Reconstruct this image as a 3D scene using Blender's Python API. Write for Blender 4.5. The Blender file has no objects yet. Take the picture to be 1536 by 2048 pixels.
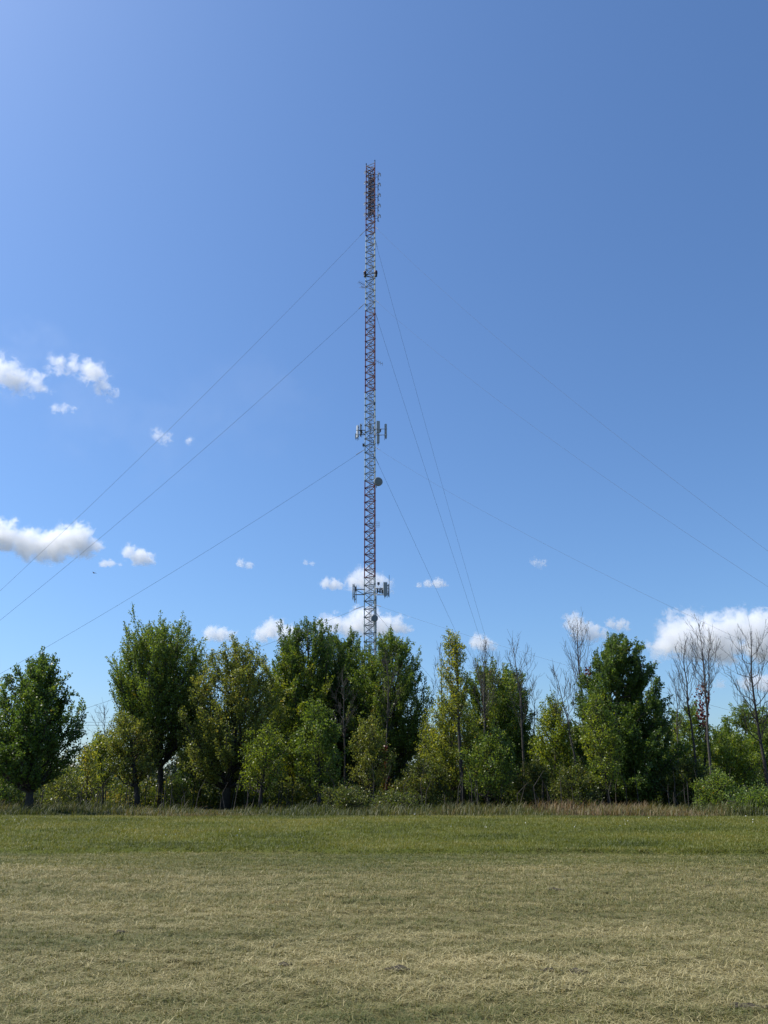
import bpy, bmesh, math, random
import numpy as np
from math import radians as R, sin, cos, tan, pi
from mathutils import Vector, Matrix

S = bpy.context.scene
COL = S.collection

# ------------------------------------------------------------------ camera, sky, sun, exposure
PITCH = R(19.87); FPX = 1538.0; EYE = 1.6
cam_d = bpy.data.cameras.new("camera"); cam = bpy.data.objects.new("camera", cam_d); COL.objects.link(cam)
cam.location = (0, 0, EYE); cam.rotation_euler = (pi / 2 + PITCH, 0, 0)
cam_d.sensor_fit = 'VERTICAL'; cam_d.sensor_height = 36; cam_d.sensor_width = 27
cam_d.lens = 18 * FPX / 1024
cam_d.clip_start = 0.1; cam_d.clip_end = 40000
S.camera = cam

SUN_EL = R(54); SUN_AZ = R(-77)          # azimuth measured from the view direction (+Y), negative = left
world = bpy.data.worlds.new("World"); S.world = world; world.use_nodes = True
wn = world.node_tree; wn.nodes.clear()
sky = wn.nodes.new('ShaderNodeTexSky'); sky.sky_type = 'NISHITA'; sky.sun_disc = False
sky.sun_elevation = SUN_EL; sky.sun_rotation = SUN_AZ
sky.altitude = 200; sky.air_density = 1.2; sky.dust_density = 1.1; sky.ozone_density = 10.0
bg = wn.nodes.new('ShaderNodeBackground'); bg.inputs['Strength'].default_value = 0.131
wo = wn.nodes.new('ShaderNodeOutputWorld')
wb = wn.nodes.new('ShaderNodeMix'); wb.data_type = 'RGBA'; wb.blend_type = 'MULTIPLY'; wb.inputs[0].default_value = 1
wb.inputs[7].default_value = (.96, 1.01, 1.04, 1)          # white balance of the sky
wn.links.new(sky.outputs[0], wb.inputs[6]); wn.links.new(wb.outputs[2], bg.inputs[0]); wn.links.new(bg.outputs[0], wo.inputs[0])

sun_d = bpy.data.lights.new("sun", 'SUN'); sun_d.energy = 5.0; sun_d.angle = R(0.53); sun_d.color = (1, .95, .86)
sun = bpy.data.objects.new("sun", sun_d); COL.objects.link(sun)
sdir = Vector((sin(SUN_AZ) * cos(SUN_EL), cos(SUN_AZ) * cos(SUN_EL), sin(SUN_EL)))
sun.rotation_euler = sdir.to_track_quat('Z', 'Y').to_euler()

S.view_settings.view_transform = 'Standard'; S.view_settings.look = 'None'
S.view_settings.exposure = 0.22; S.view_settings.gamma = 1.0
S.view_settings.use_curve_mapping = False
S.render.engine = 'CYCLES'
cy = S.cycles
cy.max_bounces = 18; cy.diffuse_bounces = 3; cy.glossy_bounces = 2; cy.transmission_bounces = 4
cy.transparent_max_bounces = 8; cy.volume_bounces = 16
cy.use_denoising = True
cy.volume_step_rate = 1.0; cy.volume_max_steps = 512
cy.sample_clamp_indirect = 4

# ------------------------------------------------------------------ helpers
CP, SP = cos(PITCH), sin(PITCH)
def P(px, py, depth):
    """point seen at photo pixel (px, py) at the distance depth along +Y"""
    r = (px - 768) / FPX; u = (1024 - py) / FPX
    t = depth / (CP - u * SP)
    return Vector((t * r, depth, EYE + t * (SP + u * CP)))

rngN = np.random.default_rng(7)
_tab = rngN.random((64, 64, 64)).astype(np.float32)
def vnoise(p):
    """value noise, p (...,3) -> 0..1"""
    p = np.asarray(p, dtype=np.float64)
    i = np.floor(p).astype(int); f = p - i; f = f * f * (3 - 2 * f)
    o = 0
    for dx in (0, 1):
        for dy in (0, 1):
            for dz in (0, 1):
                w = (f[..., 0] if dx else 1 - f[..., 0]) * (f[..., 1] if dy else 1 - f[..., 1]) * (f[..., 2] if dz else 1 - f[..., 2])
                o = o + w * _tab[(i[..., 0] + dx) % 64, (i[..., 1] + dy) % 64, (i[..., 2] + dz) % 64]
    return o
def fbm(p, oct=4):
    p = np.asarray(p, dtype=np.float64); a = .5; o = 0; t = 0
    for k in range(oct):
        o = o + a * vnoise(p * 2 ** k + 13.7 * k); t += a; a *= .5
    return o / t

def mesh_np(name, verts, faces, mat=None, parent=None, attr=None, smooth=False):
    """verts (N,3); faces (M,k) equal sized; links one mesh object"""
    me = bpy.data.meshes.new(name)
    verts = np.ascontiguousarray(verts, dtype=np.float32); faces = np.ascontiguousarray(faces, dtype=np.int32)
    k = faces.shape[1]
    me.vertices.add(len(verts)); me.vertices.foreach_set('co', verts.ravel())
    me.loops.add(faces.size); me.loops.foreach_set('vertex_index', faces.ravel())
    me.polygons.add(len(faces))
    me.polygons.foreach_set('loop_start', np.arange(0, faces.size, k, dtype=np.int32))
    me.polygons.foreach_set('loop_total', np.full(len(faces), k, dtype=np.int32))
    if smooth:
        me.polygons.foreach_set('use_smooth', np.ones(len(faces), dtype=bool))
    if attr is not None:
        for an, av in attr.items():
            a = me.attributes.new(an, 'FLOAT', 'POINT'); a.data.foreach_set('value', np.ascontiguousarray(av, dtype=np.float32))
    me.update(); me.validate()
    o = bpy.data.objects.new(name, me); COL.objects.link(o)
    if mat: me.materials.append(mat)
    if parent: o.parent = parent
    return o

class MB:
    """collects tubes, boxes and lathes into one mesh"""
    def __init__(s): s.v = []; s.f = []; s.n = 0
    def add(s, v, f):
        v = np.asarray(v, dtype=np.float64).reshape(-1, 3)
        s.v.append(v); s.f += [tuple(int(i) + s.n for i in q) for q in f]; s.n += len(v)
    def tube(s, pts, rad, n=6, cap=True):
        pts = np.asarray(pts, dtype=np.float64); m = len(pts)
        rad = np.broadcast_to(np.asarray(rad, dtype=np.float64), (m,))
        d = np.gradient(pts, axis=0); d /= (np.linalg.norm(d, axis=1, keepdims=True) + 1e-9)
        ax = np.array([0.13, 1, 0.07]) if abs(d[0][2]) > .8 else np.array([0, 0, 1.0])
        a = np.cross(d, ax); a /= (np.linalg.norm(a, axis=1, keepdims=True) + 1e-9)
        b = np.cross(d, a)
        th = np.arange(n) * 2 * pi / n
        v = pts[:, None] + rad[:, None, None] * (a[:, None] * np.cos(th)[None, :, None] + b[:, None] * np.sin(th)[None, :, None])
        f = []
        for i in range(m - 1):
            for j in range(n):
                k = (j + 1) % n
                f.append((i * n + j, i * n + k, (i + 1) * n + k, (i + 1) * n + j))
        if cap:
            f.append(tuple(range(n - 1, -1, -1))); f.append(tuple((m - 1) * n + j for j in range(n)))
        s.add(v, f)
    def box(s, c, size, rz=0, rx=0):
        h = np.array(size) / 2.0
        v = np.array([[x, y, z] for z in (-1, 1) for y in (-1, 1) for x in (-1, 1)]) * h
        M = np.array(Matrix.Rotation(rz, 3, 'Z') @ Matrix.Rotation(rx, 3, 'X'))
        v = v @ M.T + np.array(c)
        s.add(v, [(0, 2, 3, 1), (4, 5, 7, 6), (0, 1, 5, 4), (2, 6, 7, 3), (0, 4, 6, 2), (1, 3, 7, 5)])
    def lathe(s, prof, n=16, M=None):
        v = []; f = []
        for r, z in prof:
            for j in range(n):
                v.append((r * cos(2 * pi * j / n), r * sin(2 * pi * j / n), z))
        for i in range(len(prof) - 1):
            for j in range(n):
                k = (j + 1) % n; f.append((i * n + j, i * n + k, (i + 1) * n + k, (i + 1) * n + j))
        f.append(tuple(range(n - 1, -1, -1))); f.append(tuple((len(prof) - 1) * n + j for j in range(n)))
        v = np.array(v)
        if M is not None:
            v = v @ np.array(M.to_3x3()).T + np.array(M.translation)
        s.add(v, f)
    def build(s, name, mat, parent=None, smooth=False, bevel=0):
        me = bpy.data.meshes.new(name)
        me.from_pydata(np.concatenate(s.v).tolist(), [], s.f)
        if bevel:
            bm = bmesh.new(); bm.from_mesh(me)
            bmesh.ops.bevel(bm, geom=bm.edges[:], offset=bevel, segments=2, affect='EDGES', profile=.6)
            bm.to_mesh(me); bm.free()
        if smooth:
            for p in me.polygons: p.use_smooth = True
        me.update()
        o = bpy.data.objects.new(name, me); COL.objects.link(o)
        if mat: me.materials.append(mat)
        if parent: o.parent = parent
        return o

def tag(o, label=None, cat=None, group=None, kind=None):
    if label: o['label'] = label
    if cat: o['category'] = cat
    if group: o['group'] = group
    if kind: o['kind'] = kind
    return o
def empty(name, loc, label, cat, group=None, rz=0):
    o = bpy.data.objects.new(name, None); COL.objects.link(o); o.location = loc; o.rotation_euler = (0, 0, rz)
    o.empty_display_size = .2
    return tag(o, label, cat, group)

# ------------------------------------------------------------------ materials
def nt(name):
    m = bpy.data.materials.new(name); m.use_nodes = True
    t = m.node_tree; t.nodes.clear()
    out = t.nodes.new('ShaderNodeOutputMaterial')
    return m, t, out
def N(t, typ, **kw):
    n = t.nodes.new(typ)
    for k, v in kw.items():
        if k == 'inp':
            for a, b in v.items(): n.inputs[a].default_value = b
        else: setattr(n, k, v)
    return n
def ramp(t, fac, stops):
    r = t.nodes.new('ShaderNodeValToRGB'); e = r.color_ramp.elements
    while len(e) < len(stops): e.new(0.5)
    for i, (p, c) in enumerate(stops): e[i].position = p; e[i].color = (*c, 1)
    t.links.new(fac, r.inputs[0]); return r.outputs[0]

def leaf_mat(name, stops, transl=.42, rough=.42):
    m, t, out = nt(name)
    at = N(t, 'ShaderNodeAttribute', attribute_name='tint')
    c = ramp(t, at.outputs['Fac'], stops)
    pb = N(t, 'ShaderNodeBsdfPrincipled', inp={'Roughness': rough})
    pb.inputs['Specular IOR Level'].default_value = .4
    t.links.new(c, pb.inputs['Base Color'])
    tr = N(t, 'ShaderNodeBsdfTranslucent')
    hs = N(t, 'ShaderNodeHueSaturation', inp={'Hue': .484, 'Saturation': 1.12, 'Value': 1.65})
    t.links.new(c, hs.inputs['Color']); t.links.new(hs.outputs[0], tr.inputs['Color'])
    mx = N(t, 'ShaderNodeMixShader', inp={0: transl})
    t.links.new(pb.outputs[0], mx.inputs[1]); t.links.new(tr.outputs[0], mx.inputs[2])
    t.links.new(mx.outputs[0], out.inputs[0])
    return m
def simple(name, col, rough=.6, metal=0, var=.25, scale=3.0, bump=0):
    m, t, out = nt(name)
    tc = N(t, 'ShaderNodeTexCoord'); no = N(t, 'ShaderNodeTexNoise', inp={'Scale': scale, 'Detail': 6.0})
    t.links.new(tc.outputs['Object'], no.inputs['Vector'])
    c = ramp(t, no.outputs['Fac'], [(.3, tuple(x * (1 - var) for x in col)), (.7, tuple(min(1, x * (1 + var)) for x in col))])
    pb = N(t, 'ShaderNodeBsdfPrincipled', inp={'Roughness': rough, 'Metallic': metal})
    t.links.new(c, pb.inputs['Base Color'])
    if bump:
        b = N(t, 'ShaderNodeBump', inp={'Strength': bump, 'Distance': .05}); t.links.new(no.outputs['Fac'], b.inputs['Height'])
        t.links.new(b.outputs[0], pb.inputs['Normal'])
    t.links.new(pb.outputs[0], out.inputs[0]); return m

ML = {
 'dark':  leaf_mat('dark_green_leaves', [(0, (0.048, 0.092, 0.020)), (.55, (0.093, 0.152, 0.028)), (.92, (0.165, 0.221, 0.042)), (1, (0.264, 0.244, 0.042))]),
 'maple': leaf_mat('maple_leaves', [(0, (0.070, 0.120, 0.023)), (.5, (0.137, 0.202, 0.035)), (.9, (0.243, 0.292, 0.050)), (1, (0.441, 0.264, 0.049))]),
 'olive': leaf_mat('olive_leaves', [(0, (0.097, 0.133, 0.030)), (.5, (0.177, 0.208, 0.041)), (.85, (0.280, 0.283, 0.059)), (1, (0.456, 0.300, 0.058))]),
 'lime':  leaf_mat('lime_leaves', [(0, (0.109, 0.163, 0.024)), (.5, (0.213, 0.271, 0.038)), (.9, (0.332, 0.354, 0.054)), (1, (0.518, 0.407, 0.059))], .42),
 'yellow': leaf_mat('yellowing_leaves', [(0, (0.141, 0.185, 0.030)), (.5, (0.280, 0.309, 0.049)), (.85, (0.439, 0.389, 0.063)), (1, (0.633, 0.389, 0.058))], .42),
 'shrub': leaf_mat('shrub_leaves', [(0, (0.055, 0.082, 0.017)), (.6, (0.108, 0.139, 0.028)), (1, (0.243, 0.202, 0.049))]),
 'red':   leaf_mat('red_vine_leaves', [(0, (.06, .014, .01)), (.6, (.13, .022, .018)), (1, (.2, .06, .025))], .2),
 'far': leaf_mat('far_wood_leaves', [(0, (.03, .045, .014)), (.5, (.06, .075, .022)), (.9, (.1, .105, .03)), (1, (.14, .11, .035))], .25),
 'weed':  leaf_mat('weed_stalks', [(0, (.035, .052, .01)), (.4, (.09, .1, .024)), (.65, (.165, .135, .05)), (1, (.2, .13, .07))], .3, .6),
 'straw': leaf_mat('mown_straw', [(0, (.082, .104, .026)), (.35, (.164, .163, .047)), (.6, (.29, .25, .104)), (1, (.51, .445, .23))], .25, .6),
 'lawn':  leaf_mat('lawn_blades', [(0, (.05, .069, .01)), (.45, (.114, .132, .02)), (1, (.225, .21, .048))], .3, .55),
 'petal': leaf_mat('white_petals', [(0, (.7, .7, .66)), (1, (.8, .8, .76))], .2),
}
BARK = simple('dark_bark', (.042, .035, .028), .9, 0, .4, 9, .5)
DEAD = simple('grey_dead_bark', (.07, .06, .05), .9, 0, .35, 9, .4)
REDB = simple('dark_red_bracing_paint', (.085, .012, .022), .6, 0, .2, 1.5)
WHITEB = simple('grey_green_bracing', (.12, .145, .155), .7, 0, .2, 1.5)
RED = simple('backlit_red_paint', (.15, .01, .024), .8, 0, .2, 1.5)  # mast red darkened to look backlit; shade put into the paint colour
WHITE = simple('dull_white_paint', (.50, .55, .52), .5, 0, .15, 1.5)
GALV = simple('galvanised_steel', (.33, .35, .36), .45, .6, .2, 4)
STEEL = simple('dark_weathered_steel', (.07, .075, .085), .5, .4, .3, 4)
CABLE = simple('grey_blue_coax', (.2, .22, .25), .45, 0, .25, 2)
WIRE = simple('guy_strand_steel', (.09, .095, .11), .95, 0, .2, .3)
FIT = simple('dull_grey_fitting', (.3, .31, .33), .9)
RADOME = simple('off_white_radome', (.62, .63, .61), .4, 0, .06, 2)
DISHG = simple('slate_dish_cover', (.17, .2, .21), .7, 0, .08, 2)
MIDG = simple('mid_grey_housing', (.13, .14, .15), .6, 0, .2, 4)
GREYR = simple('shaded_grey_radome', (.29, .32, .33), .45, 0, .08, 2)  # radome white greyed for panel faces out of the sun, shade in the colour
BLACK = simple('black_housing', (.02, .02, .024), .5, 0, .3, 5)
SOIL = simple('bare_dark_soil', (.05, .04, .024), 1.0, 0, .5, 25, .6)
FEATHER = simple('black_feathers', (.02, .02, .022), .6, 0, .3, 30)

# ------------------------------------------------------------------ ground
def foot(x): return 22.2 - 0.020 * x           # foot of the bank
def crest(x): return 31.5 - 0.035 * x
def ground_z(x, y):
    x = np.asarray(x, dtype=np.float64); y = np.asarray(y, dtype=np.float64)
    t = np.clip((y - foot(x)) / (crest(x) - foot(x)), 0, 1)
    z = 0.50 * (t * t * (3 - 2 * t)) ** .85
    z2 = np.clip((y - crest(x)) / 5.0, 0, 1)
    z = z - 0.10 * z2 * z2 * (3 - 2 * z2)
    lip = np.clip((y - foot(x) + (fbm(np.stack([x * .9, 0 * x, 0 * x + 77], -1), 3) - .5) * .5) / .22, 0, 1)
    z = z + .1 * lip * lip * (3 - 2 * lip)
    near = np.clip(1 - np.abs(y) / 160, 0, 1)
    n = (fbm(np.stack([x * .35, y * .35, 0 * x], -1), 3) - .5) * .09 + (fbm(np.stack([x * 1.7, y * 2.2, 0 * x + 3], -1), 3) - .5) * .045 + (fbm(np.stack([x * 4.5, y * 5.5, 0 * x + 8], -1), 2) - .5) * .05 * (np.abs(y) < 40)
    return z + n * near

def grass_ground():
    m, t, out = nt('mown_field_ground')
    geo = N(t, 'ShaderNodeNewGeometry'); sep = N(t, 'ShaderNodeSeparateXYZ'); t.links.new(geo.outputs['Position'], sep.inputs[0])
    def noise(scale, detail=5, rough=.6, stretch=(1, 1, 1)):
        mp = N(t, 'ShaderNodeMapping'); mp.inputs['Scale'].default_value = stretch
        t.links.new(geo.outputs['Position'], mp.inputs[0])
        n = N(t, 'ShaderNodeTexNoise', inp={'Scale': scale, 'Detail': detail, 'Roughness': rough}); t.links.new(mp.outputs[0], n.inputs['Vector'])
        return n.outputs['Fac']
    def math_(op, a, b=None, clamp=False):
        n = N(t, 'ShaderNodeMath', operation=op); n.use_clamp = clamp
        for i, q in enumerate((a, b)):
            if q is None: continue
            if isinstance(q, (int, float)): n.inputs[i].default_value = q
            else: t.links.new(q, n.inputs[i])
        return n.outputs[0]
    def mix(f, a, b):
        n = N(t, 'ShaderNodeMix', data_type='RGBA')
        if isinstance(f, (int, float)): n.inputs[0].default_value = f
        else: t.links.new(f, n.inputs[0])
        t.links.new(a, n.inputs[6]); t.links.new(b, n.inputs[7]); return n.outputs[2]
    fine = noise(55, 3, .7, (1, 1.6, 1)); mid = noise(2.2, 6, .65, (.45, 1.5, 1)); big = noise(.35, 4, .6, (.5, 1.6, 1))
    f = math_('ADD', math_('MULTIPLY', fine, .42), math_('ADD', math_('MULTIPLY', mid, .36), math_('MULTIPLY', big, .3)))
    dry = ramp(t, f, [(.36, (.035, .04, .012)), (.47, (.1, .1, .038)), (.56, (.18, .155, .068)), (.7, (.295, .252, .122))])
    lf = math_('ADD', math_('MULTIPLY', noise(38, 3, .7), .45), math_('ADD', math_('MULTIPLY', noise(1.3, 5, .6, (.6, 1.4, 1)), .4), math_('MULTIPLY', big, .2)))
    lawn = ramp(t, lf, [(.34, (.036, .05, .006)), (.5, (.078, .096, .013)), (.66, (.142, .15, .027))])
    wood = ramp(t, mid, [(.35, (.03, .027, .014)), (.65, (.07, .065, .03))])
    # boundary of the mown hay: wavers a little
    e = math_('ADD', math_('MULTIPLY', sep.outputs[0], 0.02), math_('ADD', sep.outputs[1], math_('MULTIPLY', math_('SUBTRACT', mid, .5), 2.4)))
    k1 = math_('MULTIPLY', math_('SUBTRACT', e, 18.6), 1 / 1.4, True)
    e2 = math_('ADD', math_('MULTIPLY', sep.outputs[0], 0.02), math_('ADD', sep.outputs[1], math_('MULTIPLY', math_('SUBTRACT', mid, .5), .7)))
    k3 = math_('MULTIPLY', math_('SUBTRACT', e2, 22.1), 1 / .25, True)
    k2 = math_('MULTIPLY', math_('SUBTRACT', math_('ADD', e, math_('MULTIPLY', sep.outputs[0], .015)), 31.9), 1 / 2.0, True)
    flat = mix(.62, dry, lawn)
    c = mix(k2, mix(k3, mix(k1, dry, flat), lawn), wood)
    pb = N(t, 'ShaderNodeBsdfPrincipled', inp={'Roughness': .9}); pb.inputs['Specular IOR Level'].default_value = .15
    t.links.new(c, pb.inputs['Base Color'])
    bp = N(t, 'ShaderNodeBump', inp={'Strength': .9, 'Distance': .06}); t.links.new(f, bp.inputs['Height']); t.links.new(bp.outputs[0], pb.inputs['Normal'])
    t.links.new(pb.outputs[0], out.inputs[0]); return m
xs = np.concatenate([[-9000, -3000, -1000, -400, -200, -120, -80], np.arange(-60, -24, .6), np.arange(-24, 24, .2), np.arange(24, 60.1, .6), [80, 120, 200, 400, 1000, 3000, 9000]])
ys = np.concatenate([[-3000, -500, -100, -40, -20], np.arange(-10, 4, .25), np.arange(4, 34, .11), np.arange(34, 48, .25), np.arange(48, 120, 3), [140, 200, 400, 1000, 3000, 9000]])
gx, gy = np.meshgrid(xs, ys)
gz = ground_z(gx, gy)
nx, ny = len(xs), len(ys)
idx = np.arange(nx * ny).reshape(ny, nx)
gf = np.stack([idx[:-1, :-1], idx[:-1, 1:], idx[1:, 1:], idx[1:, :-1]], -1).reshape(-1, 4)
tag(mesh_np('ground', np.stack([gx, gy, gz], -1).reshape(-1, 3), gf, grass_ground(), smooth=True), kind='structure')

# ------------------------------------------------------------------ grass, straw, weeds (nobody could count them)
def blades(name, x, y, L, w, az, el, tint, mat, label, cat, z=None, bend=.35):
    n = len(x); z = ground_z(x, y) if z is None else z
    d = np.stack([np.cos(az) * np.cos(el), np.sin(az) * np.cos(el), np.sin(el)], -1)
    sd = np.stack([-np.sin(az), np.cos(az), np.zeros(n)], -1)
    b = np.stack([x, y, z - .004], -1)
    m = b + d * (L * .55)[:, None]
    tip = b + d * L[:, None] + np.stack([np.cos(az), np.sin(az), -np.ones(n)], -1) * (L * bend * .35)[:, None]
    tip[:, 2] = np.maximum(tip[:, 2], z + .002)
    hw = (w / 2)[:, None]
    v = np.stack([b - sd * hw, b + sd * hw, m + sd * hw * .8, tip, m - sd * hw * .8], 1).reshape(-1, 3)
    i = np.arange(n)[:, None] * 5
    f = np.concatenate([i + np.array([[0, 1, 2]]), i + np.array([[0, 2, 4]]), i + np.array([[4, 2, 3]])], 0)
    o = mesh_np(name, v, f, mat, attr={'tint': np.repeat(tint, 5)})
    return tag(o, label, cat, kind='stuff')

def scatter(n, d0, d1, spread, pw=1.0):
    u = rngN.random(n); y = d0 * (d1 / d0) ** u if pw == 1 else d0 + (d1 - d0) * u
    x = (rngN.random(n) * 2 - 1) * (y * spread + 2.5)
    return x, y
def field_green(x, y):
    return fbm(np.stack([x * .22, y * .5, 0 * x + 9], -1), 4)
def tufts(nc, per, d0, d1, spread, pw, sig):
    """clump centres with per blades each: positions, and one random number per clump repeated"""
    cx_, cy_ = scatter(nc, d0, d1, spread, pw)
    sg = rngN.uniform(.5, 1.5, nc) * sig * (cy_ / 10) ** .5
    x = np.repeat(cx_, per) + rngN.normal(0, 1, nc * per) * np.repeat(sg, per) * 1.3
    y = np.repeat(cy_, per) + rngN.normal(0, 1, nc * per) * np.repeat(sg, per)
    return x, y, np.repeat(rngN.normal(0, 1, nc), per), np.repeat(rngN.random(nc), per)
x, y, c1, c2 = tufts(68000, 10, 4.2, 22.3, .57, 1, .034)
n = len(x)
g = field_green(x, y); st = fbm(np.stack([x * .6, y * 2.2, 0 * x + 4], -1), 3)
loose = rngN.random(n) < np.where(c2 < .55, .8, .15)
L = np.where(loose, rngN.uniform(.04, .13, n), rngN.uniform(.025, .07, n)) * (1 + .5 * (y > 12))
el = np.where(loose, rngN.normal(.1, .2, n), rngN.uniform(.4, 1.4, n))
tint = np.clip(.475 + (y - 12) * .008 + (st - .5) * .5 - (g - .5) * .55 + (fbm(np.stack([x * .3, y * 2.4, 0 * x + 60], -1), 3) - .5) * .5 - np.clip((y + .02 * x - 18.3) / 1.0, 0, 1) * .22 + c1 * .12 + rngN.normal(0, .13, n) + np.where(loose, .12, -.16), 0, 1)
zz = ground_z(x, y) + np.where(loose, rngN.uniform(.0, .04, n), 0)
blades('mown_straw', x, y, L, rngN.uniform(.0018, .0036, n) * (1 + y / 9), rngN.uniform(0, 2 * pi, n), np.clip(el, -.05, 1.4), tint,
       ML['straw'], 'pale dry mown grass clippings lying over the near field', 'dry grass', zz)
x, y, c1, c2 = tufts(40000, 11, 17.8, 33.5, .6, 2, .06)
n = len(x); y = y - .02 * x
g = fbm(np.stack([x * .3, y * .6, 0 * x + 21], -1), 4)
kp = (y > foot(x)) | (rngN.random(n) < .35)
x, y, c1, c2, g = x[kp], y[kp], c1[kp], c2[kp], g[kp]; n = len(x)
onbank = y > foot(x)
tint = np.clip(.47 + (g - .5) * 1.5 + c1 * .13 + rngN.normal(0, .12, n) + np.where(onbank, 0, .2), 0, 1)
L = np.where(onbank, rngN.uniform(.05, .11, n), rngN.uniform(.03, .06, n)) * (.7 + .6 * c2)
blades('lawn_grass', x, y, L, rngN.uniform(.007, .014, n), rngN.uniform(0, 2 * pi, n), rngN.uniform(.5, 1.4, n), tint,
       ML['lawn'], 'green grass growing on the low bank below the trees', 'grass')
# small white clover heads in loose drifts on the bank
cl = []
for cx_, cy_, k in ((-13.2, 28.5, 20), (4.5, 27.5, 9), (9.5, 28, 8), (14, 29.5, 10), (-5, 26, 5), (0.5, 30.5, 6)):
    for _ in range(k): cl.append((cx_ + random.Random(k + _).gauss(0, 1.3), cy_ + random.Random(_ * 7 + k).gauss(0, .9)))
cl = np.array(cl); n = len(cl)
blades('clover_flowers', cl[:, 0], cl[:, 1], np.full(n, .04), np.full(n, .022), rngN.uniform(0, 6, n), np.full(n, 1.2), rngN.random(n),
       ML['petal'], 'tiny white flower heads scattered over the green bank', 'flowers', ground_z(cl[:, 0], cl[:, 1]) + .12)
# unmown strip of tall weeds in front of the trees
n = 46000
y = rngN.uniform(0, 1, n) ** 1.3 * 11; x = (rngN.random(n) * 2 - 1) * 30
y = crest(x) - .2 + 3.2 * fbm(np.stack([x * .28, 0 * x, 0 * x + 90], -1), 3) + y
patch = fbm(np.stack([x * .25, y * .3, 0 * x + 33], -1), 4)
xpix = x / y                                               # brown dock and grass heads grow towards the right half
brown = np.clip((x - 6.5) / 2, 0, 1) * np.clip((15 - x) / 2, 0, 1)
yel = np.clip((x + 13) / 3, 0, 1) * np.clip((-3.5 - x) / 2, 0, 1)
tint = np.clip(.22 + (patch - .5) * .9 + brown * .55 + yel * .14 + rngN.normal(0, .14, n), 0, 1)
hgt = np.clip(.24 + (fbm(np.stack([x * .7, y * .7, 0 * x + 50], -1), 4) - .42) * 2.0 + brown * .12, .08, .9) * np.clip((y - crest(x)) / 2.5, .25, 1)
blades('tall_weeds', x, y, hgt * rngN.uniform(.5, 1.15, n), rngN.uniform(.012, .035, n), rngN.uniform(0, 6.28, n), rngN.uniform(1.0, 1.5, n), tint,
       ML['weed'], 'unmown strip of tall weeds and brown grass heads along the wood edge', 'weeds', bend=.6)

# dark soil clods thrown up in the mown field
CLODS = [(236, 1867, .10, 'dark earth clod in dry grass at left, above the other left clods'), (108, 1920, .12, 'small heap of dark soil close to the left edge of the field'),
         (346, 1926, .09, 'lone dark clod in dry grass right of the left soil heap'), (567, 1924, .10, 'dark soil clod in the field, nearest to below the tower'),
         (1108, 1779, .20, 'wide dark soil scrape far back in the field near the green bank'), (800, 1937, .14, 'long dark soil patch in dry grass at the middle of the field'),
         (1098, 1945, .11, 'dark clod left of its slightly larger twin in the near field'), (1152, 1947, .15, 'larger of two dark clods side by side in the near field'),
         (1500, 2022, .14, 'dark soil lump in the bottom right corner of the field')]
for i, (px, py, r, lab) in enumerate(CLODS):
    u = (1024 - py) / FPX; dep = EYE / -(SP + u * CP) * (CP - u * SP)
    p = P(px, py, dep); rs = np.random.default_rng(100 + i)
    bm = bmesh.new(); nb = 16 if r > .11 else 10
    for j in range(nb):
        b2 = bmesh.new(); bmesh.ops.create_icosphere(b2, subdivisions=2, radius=1)
        q0 = rs.normal(0, 1, 2) * r * .25 if j else np.zeros(2); rr = r * (rs.uniform(.12, .3) if j else .42)
        for v in b2.verts:
            q = fbm(np.array([v.co.x * 1.9 + i * 5 + j, v.co.y * 1.9, v.co.z * 1.9]), 3)
            v.co *= (.4 + .95 * float(q)) * rr; v.co = Vector((v.co.x * 1.25 + q0[0] * 1.5, v.co.y + q0[1], v.co.z * .55))
        t_ = bpy.data.meshes.new('crumb'); b2.to_mesh(t_); b2.free(); bm.from_mesh(t_); bpy.data.meshes.remove(t_)
    me = bpy.data.meshes.new('soil_clod'); bm.to_mesh(me); bm.free(); me.materials.append(SOIL)
    o = bpy.data.objects.new('soil_clod', me); COL.objects.link(o)
    o.location = (p.x, p.y, float(ground_z(p.x, p.y)) + .01); tag(o, lab, 'soil clod', 'dark soil clods in the mown field')

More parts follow.
